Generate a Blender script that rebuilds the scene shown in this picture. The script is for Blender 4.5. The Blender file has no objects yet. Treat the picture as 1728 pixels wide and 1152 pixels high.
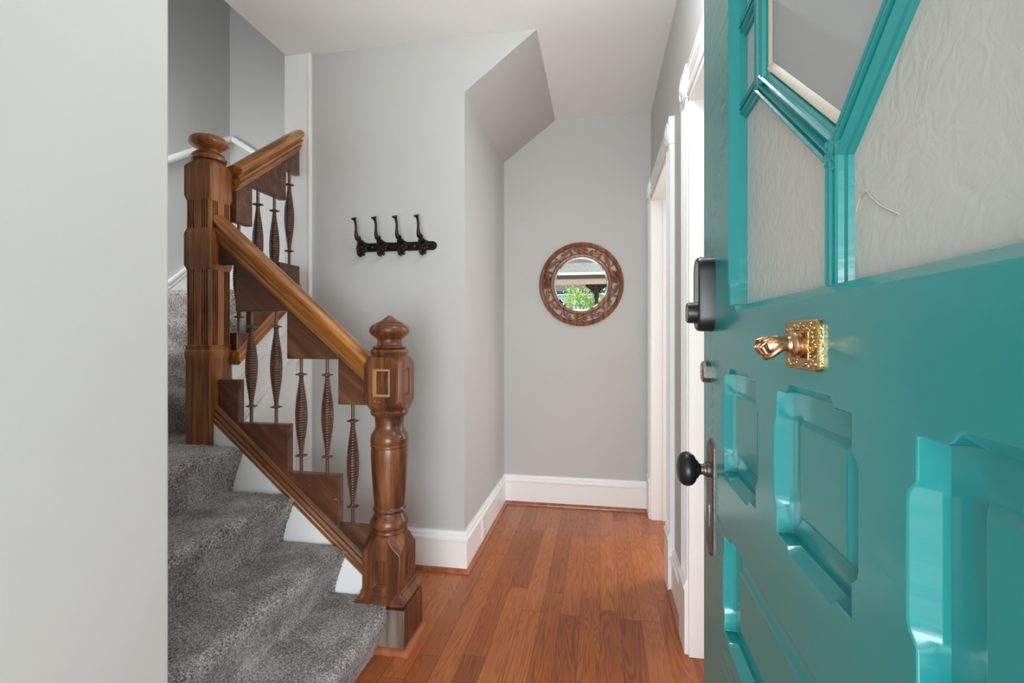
import bpy, bmesh, math, random
from mathutils import Vector, Matrix, noise
PI = math.pi
random.seed(7)
SC = bpy.context.scene
COL = SC.collection

# ------------------------------------------------------------------ camera, world, lights, exposure
cam_d = bpy.data.cameras.new('camera')
cam = bpy.data.objects.new('camera', cam_d); COL.objects.link(cam)
cam_d.sensor_width = 36.0
cam_d.lens = 36.0 * 820 / 1728
cam_d.shift_y = -(565 - 576) / 1728 * -1.0
cam_d.clip_start = 0.02
cam.location = (0, 0, 1.17)
cam.rotation_euler = (PI / 2, 0, math.atan2(148, 820))
SC.camera = cam

SC.view_settings.view_transform = 'Standard'
SC.view_settings.look = 'None'
SC.view_settings.gamma = 1.0
SC.view_settings.use_curve_mapping = False
SC.view_settings.exposure = 0.42
SC.cycles.use_denoising = True
SC.cycles.max_bounces = 10
SC.cycles.caustics_reflective = False
SC.cycles.diffuse_bounces = 6
SC.cycles.transparent_max_bounces = 12
SC.cycles.sample_clamp_indirect = 8.0

W = bpy.data.worlds.new('sky'); SC.world = W
W.use_nodes = True
wn = W.node_tree.nodes; wl = W.node_tree.links
bg = wn['Background']
bg.inputs['Color'].default_value = (0.80, 0.90, 1.0, 1)
bg.inputs['Strength'].default_value = 2.4

LAMP_STRENGTH = 20.0        # glass globe of the hall's ceiling lamp
def area(name, loc, rot, sx, sy, power, col=(1, 1, 1)):
    l = bpy.data.lights.new(name, 'AREA'); l.shape = 'RECTANGLE'; l.size = sx; l.size_y = sy
    l.energy = power; l.color = col
    o = bpy.data.objects.new(name, l); COL.objects.link(o)
    o.location = loc; o.rotation_euler = rot
    return o
sun = bpy.data.lights.new('sun', 'SUN'); sun.energy = 3.0; sun.angle = 0.02; sun.color = (1, .95, .85)
so = bpy.data.objects.new('sun', sun); COL.objects.link(so); so.rotation_euler = (math.radians(50), 0, math.radians(-30))
# daylight of the street through the open front door
area('front_door_daylight', (0.0, -2.28, 0.78), (math.radians(90), 0, 0), 2.6, 1.44, 120, (0.91, 0.965, 1.0))
# added fill light behind the near left wall, brightening the stairwell; no window
lw = area('landing_fill_light', (-2.2, 0.93, 1.9), (math.radians(90), 0, math.radians(29)), 0.9, 1.1, 12, (0.96, 0.98, 1.0))
lw.location = (-2.2, 1.12, 1.9); lw.data.spread = math.radians(100)
# added light against the side room's solid back wall, brightening the passage
area('side_room_fill_light', (2.0, 3.28, 1.5), (math.radians(-90), 0, 0), 1.6, 1.8, 65, (0.97, 0.99, 1))
# added weak light high in the stairwell, with no window behind it
area('stairwell_fill_light', (-2.0, 1.0, 4.9), (math.radians(35), 0, 0), 0.9, 0.9, 9, (0.95, 0.98, 1.0))

# ------------------------------------------------------------------ materials
def new_mat(name):
    m = bpy.data.materials.new(name); m.use_nodes = True
    nt = m.node_tree
    return m, nt, nt.nodes, nt.links, nt.nodes['Principled BSDF']

def ramp(nt, stops):
    r = nt.nodes.new('ShaderNodeValToRGB')
    e = r.color_ramp.elements
    e[0].position, e[0].color = stops[0][0], (*stops[0][1], 1)
    e[1].position, e[1].color = stops[-1][0], (*stops[-1][1], 1)
    for p, c in stops[1:-1]:
        k = e.new(p); k.color = (*c, 1)
    return r

def math_node(nt, op, a, b=None, c=None):
    n = nt.nodes.new('ShaderNodeMath'); n.operation = op
    for i, v in enumerate((a, b, c)):
        if v is None: continue
        if isinstance(v, (int, float)): n.inputs[i].default_value = v
        else: nt.links.new(v, n.inputs[i])
    return n.outputs[0]

def painted(name, col, rough=0.55, bump=0.05, scale=60, stretch=(1, 1, 1), spec=0.5, var=0.02, coat=0.0, dist=0.002):
    m, nt, N, L, B = new_mat(name)
    tc = N.new('ShaderNodeTexCoord'); mp = N.new('ShaderNodeMapping'); mp.inputs['Scale'].default_value = stretch
    L.new(tc.outputs['Object'], mp.inputs['Vector'])
    n1 = N.new('ShaderNodeTexNoise'); n1.inputs['Scale'].default_value = scale; n1.inputs['Detail'].default_value = 4
    L.new(mp.outputs[0], n1.inputs['Vector'])
    n2 = N.new('ShaderNodeTexNoise'); n2.inputs['Scale'].default_value = 1.7; n2.inputs['Detail'].default_value = 3
    L.new(tc.outputs['Object'], n2.inputs['Vector'])
    r = ramp(nt, [(0.3, tuple(c * (1 - var) for c in col)), (0.7, tuple(min(1, c * (1 + var)) for c in col))])
    L.new(n2.outputs['Fac'], r.inputs['Fac']); L.new(r.outputs['Color'], B.inputs['Base Color'])
    bp = N.new('ShaderNodeBump'); bp.inputs['Strength'].default_value = bump; bp.inputs['Distance'].default_value = dist
    L.new(n1.outputs['Fac'], bp.inputs['Height']); L.new(bp.outputs[0], B.inputs['Normal'])
    B.inputs['Roughness'].default_value = rough
    B.inputs['Specular IOR Level'].default_value = spec
    B.inputs['Coat Weight'].default_value = coat
    B.inputs['Coat Roughness'].default_value = 0.1
    return m

def wood(name, dark, mid, light, along='Z', rot=(0, 0, 0), rough=0.32, across=28.0, scratch=True, coat=0.25):
    m, nt, N, L, B = new_mat(name)
    tc = N.new('ShaderNodeTexCoord')
    m0 = N.new('ShaderNodeMapping'); m0.inputs['Rotation'].default_value = rot
    L.new(tc.outputs['Object'], m0.inputs['Vector'])
    m1 = N.new('ShaderNodeMapping')
    s = [across] * 3; s['XYZ'.index(along)] = 1.6
    m1.inputs['Scale'].default_value = s
    L.new(m0.outputs[0], m1.inputs['Vector'])
    n1 = N.new('ShaderNodeTexNoise'); n1.inputs['Scale'].default_value = 1.0; n1.inputs['Detail'].default_value = 5; n1.inputs['Distortion'].default_value = 0.6
    L.new(m1.outputs[0], n1.inputs['Vector'])
    m2 = N.new('ShaderNodeMapping'); s2 = [across * 9] * 3; s2['XYZ'.index(along)] = 9
    m2.inputs['Scale'].default_value = s2; L.new(m0.outputs[0], m2.inputs['Vector'])
    n2 = N.new('ShaderNodeTexNoise'); n2.inputs['Scale'].default_value = 1.0; n2.inputs['Detail'].default_value = 3
    L.new(m2.outputs[0], n2.inputs['Vector'])
    n3 = N.new('ShaderNodeTexNoise'); n3.inputs['Scale'].default_value = 5.0; n3.inputs['Detail'].default_value = 2
    L.new(tc.outputs['Object'], n3.inputs['Vector'])
    a = math_node(nt, 'MULTIPLY_ADD', n1.outputs['Fac'], 0.62, 0.0)
    b = math_node(nt, 'MULTIPLY_ADD', n2.outputs['Fac'], 0.20, a)
    c = math_node(nt, 'MULTIPLY_ADD', n3.outputs['Fac'], 0.22, b)
    r = ramp(nt, [(0.40, dark), (0.53, mid), (0.66, light)])
    L.new(c, r.inputs['Fac'])
    out = r.outputs['Color']
    if scratch:
        vs = N.new('ShaderNodeTexNoise'); vs.inputs['Scale'].default_value = 42; vs.inputs['Detail'].default_value = 1
        L.new(tc.outputs['Object'], vs.inputs['Vector'])
        rr = ramp(nt, [(0.765, (0, 0, 0)), (0.80, (0.6, 0.6, 0.6))]); L.new(vs.outputs['Fac'], rr.inputs['Fac'])
        mx = N.new('ShaderNodeMix'); mx.data_type = 'RGBA'
        L.new(rr.outputs['Color'], mx.inputs['Factor']); L.new(out, mx.inputs['A']); mx.inputs['B'].default_value = (0.45, 0.24, 0.11, 1)
        out = mx.outputs['Result']
    L.new(out, B.inputs['Base Color'])
    bp = N.new('ShaderNodeBump'); bp.inputs['Strength'].default_value = 0.25; bp.inputs['Distance'].default_value = 0.0015
    L.new(b, bp.inputs['Height']); L.new(bp.outputs[0], B.inputs['Normal'])
    B.inputs['Roughness'].default_value = rough
    B.inputs['Coat Weight'].default_value = coat; B.inputs['Coat Roughness'].default_value = 0.18
    return m

def metal(name, col, rough=0.35, metallic=1.0, bump=0.0, scale=200):
    m, nt, N, L, B = new_mat(name)
    B.inputs['Base Color'].default_value = (*col, 1); B.inputs['Roughness'].default_value = rough
    B.inputs['Metallic'].default_value = metallic
    tc = N.new('ShaderNodeTexCoord'); n = N.new('ShaderNodeTexNoise'); n.inputs['Scale'].default_value = scale
    L.new(tc.outputs['Object'], n.inputs['Vector'])
    r = ramp(nt, [(0.35, tuple(c * 0.75 for c in col)), (0.65, col)]); L.new(n.outputs['Fac'], r.inputs['Fac']); L.new(r.outputs['Color'], B.inputs['Base Color'])
    bp = N.new('ShaderNodeBump'); bp.inputs['Strength'].default_value = bump; bp.inputs['Distance'].default_value = 0.001
    L.new(n.outputs['Fac'], bp.inputs['Height']); L.new(bp.outputs[0], B.inputs['Normal'])
    return m

def floor_mat():
    m, nt, N, L, B = new_mat('oak_strip_floor')
    tc = N.new('ShaderNodeTexCoord'); sp = N.new('ShaderNodeSeparateXYZ'); L.new(tc.outputs['Object'], sp.inputs[0])
    X, Y = sp.outputs[0], sp.outputs[1]
    wd = 0.082
    u = math_node(nt, 'DIVIDE', math_node(nt, 'ADD', X, 5.0), wd)
    row = math_node(nt, 'FLOOR', u)
    wn1 = N.new('ShaderNodeTexWhiteNoise'); wn1.noise_dimensions = '1D'; L.new(row, wn1.inputs['W'])
    ln = math_node(nt, 'MULTIPLY_ADD', wn1.outputs['Value'], 0.45, 0.65)
    v = math_node(nt, 'DIVIDE', math_node(nt, 'MULTIPLY_ADD', wn1.outputs['Value'], 9.7, math_node(nt, 'ADD', Y, 6.0)), ln)
    pid = math_node(nt, 'FLOOR', v)
    cb = N.new('ShaderNodeCombineXYZ'); L.new(row, cb.inputs[0]); L.new(pid, cb.inputs[1])
    wn2 = N.new('ShaderNodeTexWhiteNoise'); wn2.noise_dimensions = '3D'; L.new(cb.outputs[0], wn2.inputs['Vector'])
    rnd = wn2.outputs['Value']
    # gaps
    fu = math_node(nt, 'FRACT', u); fv = math_node(nt, 'FRACT', v)
    eu = math_node(nt, 'MINIMUM', fu, math_node(nt, 'SUBTRACT', 1.0, fu))
    ev = math_node(nt, 'MINIMUM', fv, math_node(nt, 'SUBTRACT', 1.0, fv))
    gu = math_node(nt, 'LESS_THAN', eu, 0.013); gv = math_node(nt, 'LESS_THAN', ev, 0.0018)
    gap = math_node(nt, 'MAXIMUM', gu, gv)
    # grain coordinates: shifted per plank
    off = N.new('ShaderNodeVectorMath'); off.operation = 'SCALE'; L.new(wn2.outputs['Color'], off.inputs[0]); off.inputs['Scale'].default_value = 31.0
    ad = N.new('ShaderNodeVectorMath'); ad.operation = 'ADD'; L.new(tc.outputs['Object'], ad.inputs[0]); L.new(off.outputs[0], ad.inputs[1])
    m1 = N.new('ShaderNodeMapping'); m1.inputs['Scale'].default_value = (13, 1.1, 1); L.new(ad.outputs[0], m1.inputs['Vector'])
    base = N.new('ShaderNodeTexNoise'); base.inputs['Scale'].default_value = 1.0; base.inputs['Detail'].default_value = 2.5; base.inputs['Distortion'].default_value = 0.4
    L.new(m1.outputs[0], base.inputs['Vector'])
    # cathedral rings: sine of a smooth field
    ring = math_node(nt, 'SINE', math_node(nt, 'MULTIPLY', base.outputs['Fac'], 70.0))
    ring = math_node(nt, 'POWER', math_node(nt, 'ABSOLUTE', ring), 0.8)
    m2 = N.new('ShaderNodeMapping'); m2.inputs['Scale'].default_value = (260, 8, 1); L.new(ad.outputs[0], m2.inputs['Vector'])
    fine = N.new('ShaderNodeTexNoise'); fine.inputs['Scale'].default_value = 1.0; fine.inputs['Detail'].default_value = 3
    L.new(m2.outputs[0], fine.inputs['Vector'])
    g = math_node(nt, 'MULTIPLY_ADD', ring, 0.30, math_node(nt, 'MULTIPLY', fine.outputs['Fac'], 0.34))
    g = math_node(nt, 'MULTIPLY_ADD', rnd, 0.38, g)
    r = ramp(nt, [(0.10, (0.13, 0.030, 0.010)), (0.38, (0.25, 0.060, 0.014)), (0.62, (0.38, 0.100, 0.022)), (0.9, (0.50, 0.165, 0.045))])
    L.new(g, r.inputs['Fac'])
    # worn grey lines along the open grain
    wear = N.new('ShaderNodeTexNoise'); wear.inputs['Scale'].default_value = 1.6; wear.inputs['Detail'].default_value = 3; L.new(tc.outputs['Object'], wear.inputs['Vector'])
    wr = ramp(nt, [(0.50, (0, 0, 0)), (0.66, (1, 1, 1))]); L.new(wear.outputs['Fac'], wr.inputs['Fac'])
    thin = math_node(nt, 'LESS_THAN', ring, 0.30)
    wf = math_node(nt, 'MULTIPLY', math_node(nt, 'MULTIPLY', thin, wr.outputs['Color']), 0.55)
    mx = N.new('ShaderNodeMix'); mx.data_type = 'RGBA'; L.new(wf, mx.inputs['Factor']); L.new(r.outputs['Color'], mx.inputs['A']); mx.inputs['B'].default_value = (0.22, 0.15, 0.12, 1)
    mg = N.new('ShaderNodeMix'); mg.data_type = 'RGBA'; L.new(math_node(nt, 'MULTIPLY', gap, 0.65), mg.inputs['Factor']); L.new(mx.outputs['Result'], mg.inputs['A']); mg.inputs['B'].default_value = (0.07, 0.03, 0.018, 1)
    L.new(mg.outputs['Result'], B.inputs['Base Color'])
    B.inputs['Roughness'].default_value = 0.27
    B.inputs['Specular IOR Level'].default_value = 0.45
    h = math_node(nt, 'SUBTRACT', math_node(nt, 'MULTIPLY', g, 0.35), gap)
    bp = N.new('ShaderNodeBump'); bp.inputs['Strength'].default_value = 0.35; bp.inputs['Distance'].default_value = 0.0012
    L.new(h, bp.inputs['Height']); L.new(bp.outputs[0], B.inputs['Normal'])
    return m

def carpet_mat():
    m, nt, N, L, B = new_mat('grey_pile_carpet')
    tc = N.new('ShaderNodeTexCoord')
    v = N.new('ShaderNodeTexNoise'); v.inputs['Scale'].default_value = 190; v.inputs['Detail'].default_value = 3; v.inputs['Distortion'].default_value = 1.0
    L.new(tc.outputs['Object'], v.inputs['Vector'])
    b = N.new('ShaderNodeTexNoise'); b.inputs['Scale'].default_value = 9; b.inputs['Detail'].default_value = 4; L.new(tc.outputs['Object'], b.inputs['Vector'])
    f = math_node(nt, 'MULTIPLY_ADD', b.outputs['Fac'], 0.35, math_node(nt, 'MULTIPLY', v.outputs['Fac'], 1.05))
    r = ramp(nt, [(0.52, (0.035, 0.029, 0.027)), (0.68, (0.205, 0.183, 0.172)), (0.84, (0.56, 0.52, 0.50))])
    L.new(f, r.inputs['Fac']); L.new(r.outputs['Color'], B.inputs['Base Color'])
    B.inputs['Roughness'].default_value = 0.95; B.inputs['Specular IOR Level'].default_value = 0.1
    B.inputs['Sheen Weight'].default_value = 0.3
    bp = N.new('ShaderNodeBump'); bp.inputs['Strength'].default_value = 1.0; bp.inputs['Distance'].default_value = 0.006
    L.new(v.outputs['Fac'], bp.inputs['Height']); L.new(bp.outputs[0], B.inputs['Normal'])
    return m

def pane_mat(name, tint, clear, bump, rough):
    """textured glass: see-through share, the rest milky, with gloss on top"""
    m, nt, N, L, B = new_mat(name)
    N.remove(B)
    out = N['Material Output']
    tc = N.new('ShaderNodeTexCoord')
    n = N.new('ShaderNodeTexNoise'); n.inputs['Scale'].default_value = 42; n.inputs['Detail'].default_value = 3; n.inputs['Distortion'].default_value = 1.6
    L.new(tc.outputs['Object'], n.inputs['Vector'])
    bp = N.new('ShaderNodeBump'); bp.inputs['Strength'].default_value = bump; bp.inputs['Distance'].default_value = 0.01
    L.new(n.outputs['Fac'], bp.inputs['Height'])
    df = N.new('ShaderNodeBsdfDiffuse'); df.inputs['Color'].default_value = (*tint, 1)
    tr = N.new('ShaderNodeBsdfTranslucent'); tr.inputs['Color'].default_value = (*tint, 1)
    tp = N.new('ShaderNodeBsdfTransparent')
    gl = N.new('ShaderNodeBsdfGlossy'); gl.inputs['Roughness'].default_value = rough
    for x in (df, tr, gl): L.new(bp.outputs[0], x.inputs['Normal'])
    a = N.new('ShaderNodeMixShader'); a.inputs[0].default_value = 0.35; L.new(df.outputs[0], a.inputs[1]); L.new(tr.outputs[0], a.inputs[2])
    b = N.new('ShaderNodeMixShader'); b.inputs[0].default_value = clear; L.new(a.outputs[0], b.inputs[1]); L.new(tp.outputs[0], b.inputs[2])
    fr = N.new('ShaderNodeFresnel'); fr.inputs['IOR'].default_value = 1.45; L.new(bp.outputs[0], fr.inputs['Normal'])
    c = N.new('ShaderNodeMixShader'); L.new(fr.outputs[0], c.inputs[0]); L.new(b.outputs[0], c.inputs[1]); L.new(gl.outputs[0], c.inputs[2])
    L.new(c.outputs[0], out.inputs['Surface'])
    return m

def emit(name, col, s):
    m, nt, N, L, B = new_mat(name)
    B.inputs['Base Color'].default_value = (*col, 1)
    B.inputs['Emission Color'].default_value = (*col, 1); B.inputs['Emission Strength'].default_value = s
    return m

M = {}
M['wall'] = painted('grey_wall_paint', (0.535, 0.530, 0.515), 0.6, 0.12, 45, dist=0.003)
M['ceil'] = painted('ceiling_paint', (0.86, 0.86, 0.85), 0.8, 0.05, 50)
M['trim'] = painted('white_trim_paint', (0.90, 0.90, 0.89), 0.32, 0.04, 30, var=0.01)
M['newel'] = wood('newel_wood', (0.045, 0.013, 0.006), (0.120, 0.036, 0.012), (0.26, 0.092, 0.030), 'Z', coat=0.1)
M['newel_b'] = wood('landing_newel_wood', (0.100, 0.028, 0.008), (0.27, 0.092, 0.026), (0.43, 0.18, 0.058), 'Z', coat=0.1)
a1 = math.atan(0.86); a2 = math.atan(0.75)
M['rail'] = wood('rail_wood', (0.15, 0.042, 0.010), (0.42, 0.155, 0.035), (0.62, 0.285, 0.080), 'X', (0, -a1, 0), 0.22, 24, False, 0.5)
M['rail_b'] = wood('rail_wood_upper', (0.15, 0.042, 0.010), (0.42, 0.155, 0.035), (0.62, 0.285, 0.080), 'Y', (-a2, 0, 0), 0.22, 24, False, 0.5)
M['string'] = wood('string_wood', (0.09, 0.028, 0.010), (0.20, 0.066, 0.020), (0.32, 0.12, 0.038), 'X', (0, -a1, 0), 0.3, 24)
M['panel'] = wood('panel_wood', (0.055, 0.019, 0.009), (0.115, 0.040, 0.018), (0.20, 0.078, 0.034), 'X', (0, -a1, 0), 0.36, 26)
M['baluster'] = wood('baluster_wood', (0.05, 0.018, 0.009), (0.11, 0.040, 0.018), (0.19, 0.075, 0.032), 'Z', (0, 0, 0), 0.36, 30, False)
M['shoe'] = wood('shoe_mould_wood', (0.20, 0.055, 0.022), (0.34, 0.10, 0.040), (0.42, 0.15, 0.07), 'Y', (0, 0, 0), 0.3, 20, False)
M['worn'] = painted('worn_bare_wood', (0.52, 0.27, 0.085), 0.5, 0.4, 120, var=0.35)
M['greywood'] = wood('scuffed_grey_wood', (0.10, 0.07, 0.055), (0.19, 0.145, 0.12), (0.30, 0.24, 0.20), 'Z')
M['floor'] = floor_mat()
M['carpet'] = carpet_mat()
M['teal'] = painted('glossy_teal_paint', (0.020, 0.238, 0.243), 0.19, 0.10, 9, (1, 0.6, 6), 0.6, 0.05, 0.0, 0.006)
M['bead'] = painted('cream_putty', (0.50, 0.44, 0.35), 0.5, 0.3, 80, var=0.12)
M['pane'] = pane_mat('textured_glass', (0.82, 0.80, 0.755), 0.08, 0.15, 0.2)
M['clear'] = pane_mat('clear_glass', (0.80, 0.80, 0.81), 0.3, 0.0, 0.01)  # pale milky share lightens the pane, standing in for its reflection
M['black'] = painted('black_plastic', (0.008, 0.009, 0.010), 0.36, 0.02, 50)
M['blackgloss'] = painted('black_glass', (0.07, 0.07, 0.073), 0.08, 0.0, 50)
M['iron'] = metal('dark_iron', (0.035, 0.028, 0.024), 0.42, 0.8, 0.6, 260)
M['knob'] = metal('blackened_knob', (0.03, 0.03, 0.032), 0.33, 0.7, 0.15, 60)
M['steel'] = metal('aged_nickel', (0.42, 0.40, 0.36), 0.3, 1.0, 0.3, 150)
M['plate'] = metal('bronze_plate', (0.16, 0.12, 0.11), 0.42, 0.8, 0.3, 90)
M['brass'] = metal('aged_brass', (0.58, 0.40, 0.17), 0.32, 1.0, 0.6, 420)
M['copper'] = metal('rosy_brass', (0.62, 0.38, 0.22), 0.28, 1.0, 0.2, 200)
M['mirror'] = metal('mirror_silver', (0.93, 0.94, 0.94), 0.0, 1.0)
M['carved'] = wood('carved_wood', (0.10, 0.030, 0.014), (0.24, 0.085, 0.040), (0.42, 0.19, 0.09), 'Z', (0, 0, 0), 0.4, 60, False)
M['globe'] = emit('lit_opal_glass', (0.95, 0.985, 1.0), LAMP_STRENGTH)
M['white_plastic'] = painted('white_plastic', (0.78, 0.78, 0.77), 0.35, 0.0)
M['dark'] = painted('slot_dark', (0.03, 0.03, 0.03), 0.6, 0.0)
M['room'] = painted('side_room_paint', (0.60, 0.58, 0.55), 0.7, 0.02)
M['porchwood'] = painted('pink_brown_porch_beam', (0.50, 0.36, 0.29), 0.6, 0.1)
M['darkbeam'] = painted('dark_porch_moulding', (0.07, 0.05, 0.035), 0.5, 0.1)
M['porchceil'] = painted('pale_porch_ceiling', (0.72, 0.68, 0.64), 0.7, 0.05)
M['concrete'] = painted('porch_concrete', (0.42, 0.41, 0.39), 0.9, 0.4, 30)
M['leafy'] = painted('leaf_green', (0.36, 0.50, 0.12), 0.6, 0.0, var=0.4)
M['bark'] = painted('tree_bark', (0.10, 0.07, 0.05), 0.9, 0.6, 20)
M['lawn'] = painted('lawn_green', (0.12, 0.22, 0.05), 0.95, 0.6, 40, var=0.3)
M['brick'] = painted('pale_house_render', (0.62, 0.68, 0.74), 0.9, 0.2, 20, var=0.15)

# ------------------------------------------------------------------ mesh helpers
def extr(bm, pts, vec, mi=0):
    a = [bm.verts.new(p) for p in pts]
    v = Vector(vec)
    b = [bm.verts.new(Vector(p) + v) for p in pts]
    n = len(pts)
    fs = [bm.faces.new(a), bm.faces.new(list(reversed(b)))]
    for i in range(n):
        fs.append(bm.faces.new([a[i], b[i], b[(i + 1) % n], a[(i + 1) % n]]))
    for f in fs: f.material_index = mi
    return fs

def box(bm, x0, x1, y0, y1, z0, z1, mi=0):
    return extr(bm, [(x0, y0, z0), (x1, y0, z0), (x1, y1, z0), (x0, y1, z0)], (0, 0, z1 - z0), mi)

def loft(bm, rings, cap=True, closed=True):
    R = [[bm.verts.new(p) for p in r] for r in rings]
    n = len(R[0])
    for k in range(len(R) - 1):
        for i in range(n if closed else n - 1):
            j = (i + 1) % n
            bm.faces.new([R[k][i], R[k][j], R[k + 1][j], R[k + 1][i]])
    if cap and closed:
        bm.faces.new(list(reversed(R[0]))); bm.faces.new(R[-1])
    return R

def lathe(bm, prof, cx, cy, n=28, axis='Z', cz=0.0, fl=None):
    """prof = [(r, h)] along the axis; points mapped by fl(x, y, h) when given"""
    rings = []
    for r, h in prof:
        ring = []
        for i in range(n):
            t = 2 * PI * i / n
            x, y = max(r, 1e-4) * math.cos(t), max(r, 1e-4) * math.sin(t)
            ring.append(fl(x, y, h) if fl else (cx + x, cy + y, cz + h))
        rings.append(ring)
    loft(bm, rings)

def tube(bm, pts, rad, n=8):
    pts = [Vector(p) for p in pts]
    if isinstance(rad, (int, float)): rad = [rad] * len(pts)
    rings = []; up = Vector((0.13, 0.21, 0.97)).normalized()
    for i, p in enumerate(pts):
        d = (pts[min(i + 1, len(pts) - 1)] - pts[max(i - 1, 0)]).normalized()
        a = d.cross(up)
        if a.length < 0.15: a = d.cross(Vector((0.97, 0.1, 0.1)))
        a.normalize(); b = d.cross(a)
        rings.append([p + (a * math.cos(2 * PI * k / n) + b * math.sin(2 * PI * k / n)) * rad[i] for k in range(n)])
    loft(bm, rings)

def ball(bm, c, r, sx=1, sy=1, sz=1, sub=2):
    bmesh.ops.create_icosphere(bm, subdivisions=sub, radius=r, matrix=Matrix.Translation(c) @ Matrix.Diagonal((sx, sy, sz, 1)))

def obj(name, bm, mats, parent=None, smooth=35, bevel=0.0, seg=2):
    bmesh.ops.recalc_face_normals(bm, faces=bm.faces)
    me = bpy.data.meshes.new(name); bm.to_mesh(me); bm.free()
    for m in (mats if isinstance(mats, (list, tuple)) else [mats]): me.materials.append(M[m])
    o = bpy.data.objects.new(name, me); COL.objects.link(o)
    if smooth:
        me.polygons.foreach_set('use_smooth', [True] * len(me.polygons))
        me.set_sharp_from_angle(angle=math.radians(smooth))
    if bevel:
        md = o.modifiers.new('bevel', 'BEVEL'); md.width = bevel; md.segments = seg; md.limit_method = 'ANGLE'; md.angle_limit = math.radians(40)
        md.harden_normals = False
    if parent:
        o.parent = parent
        root = parent
        loc = Vector((0, 0, 0))
        while root: loc += root.location; root = root.parent
        o.location = -loc
    return o

def thing(name, label, cat, loc, group=None):
    o = bpy.data.objects.new(name, None); COL.objects.link(o)
    o.empty_display_size = 0.1
    o.location = loc; o['label'] = label; o['category'] = cat
    if group: o['group'] = group
    return o

def struct(o, label=None, cat=None):
    o['kind'] = 'structure'
    if label: o['label'] = label
    if cat: o['category'] = cat
    return o

def grid_fill(bm, outline_loops):
    """fill a flat face with holes; loops = lists of BMVert"""
    edges = []
    for lp in outline_loops:
        n = len(lp)
        for i in range(n):
            e = bm.edges.get((lp[i], lp[(i + 1) % n])) or bm.edges.new((lp[i], lp[(i + 1) % n]))
            edges.append(e)
    bmesh.ops.triangle_fill(bm, edges=edges, use_beauty=True)

# ------------------------------------------------------------------ the setting
XR = 0.335      # right wall
YF = 3.34       # far wall
YH = 2.33       # wall with the coat hooks
XH = -0.66      # left wall of the hall passage
XL = -2.84      # outer wall of the stairwell
ZC = 2.645

bm = bmesh.new(); box(bm, -3.0, 4.0, -0.26, 3.5, -0.12, 0.0)
struct(obj('floor', bm, 'floor', smooth=0), 'reddish brown oak strip floor', 'floor')
bm = bmesh.new()
box(bm, -1.63, 4.0, -0.26, 3.5, ZC, ZC + 0.30)
box(bm, -3.0, -1.63, -0.26, 0.80, ZC, ZC + 0.30)
struct(obj('ceiling', bm, 'ceil', smooth=0), 'flat off white ceiling', 'ceiling')
bm = bmesh.new(); extr(bm, [(XH - 0.02, YH + 0.1, 2.36), (-0.30, YH + 0.1, ZC), (XH - 0.02, YH + 0.1, ZC)], (0, YF - YH - 0.1, 0))
struct(obj('ceiling_slope', bm, 'wall', smooth=0), 'sloped grey underside of the upper stairs over the passage', 'ceiling')
bm = bmesh.new(); box(bm, -3.0, 0.4, -0.26, 3.5, 5.2, 5.3)
struct(obj('ceiling_stairwell', bm, 'ceil', smooth=0), 'ceiling high above the stairs', 'ceiling')

# near left wall (corner at X -0.9, Y 0.887)
bm = bmesh.new(); extr(bm, [(-3.0, 0.78, 0), (-1.02, 0.78, 0), (-1.02, -0.03, 0), (-0.90, -0.03, 0), (-0.90, 0.887, 0), (-3.0, 0.887, 0)], (0, 0, ZC))
struct(obj('wall_left', bm, 'wall', smooth=0, bevel=0.006), 'smooth pale grey wall beside the entrance', 'wall')
bm = bmesh.new(); box(bm, -3.0, 0.4, 0.78, 0.887, ZC + 0.30, 5.2); box(bm, -1.73, -1.63, 0.887, YF, ZC + 0.3, 5.2)
struct(obj('wall_upper', bm, 'wall', smooth=0), 'wall of the upper stairwell', 'wall')
bm = bmesh.new(); box(bm, XL - 0.12, XL, 0.887, YF + 0.12, 0, 5.2)
struct(obj('wall_stairwell', bm, 'wall', smooth=0), 'shaded grey outer wall of the stairs', 'wall')
bm = bmesh.new(); box(bm, -1.5, XR + 0.16, YF, YF + 0.12, 0, ZC)
struct(obj('wall_far', bm, 'wall', smooth=0), 'grey end wall of the passage', 'wall')
bm = bmesh.new(); box(bm, XL, -1.5, YF, YF + 0.12, 0, 5.2)
struct(obj('wall_stairwell_back', bm, 'wall', smooth=0), 'shaded grey back wall of the stairs', 'wall')
# coat hook wall and passage wall, one L
bm = bmesh.new(); extr(bm, [(-1.50, YH, 0), (XH, YH, 0), (XH, YH, 2.375), (-0.30, YH, ZC), (-1.50, YH, ZC)], (0, 0.1, 0))
box(bm, XH - 0.1, XH, YH + 0.1, YF, 0, 2.40)
struct(obj('wall_hooks', bm, 'wall', smooth=0), 'grey wall under the upper stairs', 'wall')

# right wall with two openings
bm = bmesh.new()
OPN = [(0.98, 1.87), (2.42, 3.20)]; ZO = 2.04
for y0, y1 in ((-0.26, 0.98), (1.87, 2.42), (3.20, YF)):
    box(bm, XR, XR + 0.15, y0, y1, 0, ZC)
for y0, y1 in OPN: box(bm, XR, XR + 0.15, y0, y1, ZO, ZC)
struct(obj('wall_right', bm, 'wall', smooth=0), 'grey right wall with two cased openings', 'wall')
# front wall round the front door
bm = bmesh.new()
box(bm, -1.02, -0.72, -0.26, -0.03, 0, ZC); box(bm, 0.26, XR, -0.26, -0.03, 0, ZC); box(bm, -0.72, 0.26, -0.26, -0.03, 2.02, ZC)
struct(obj('wall_front', bm, 'wall', smooth=0), 'grey wall round the front door opening', 'wall')
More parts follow.
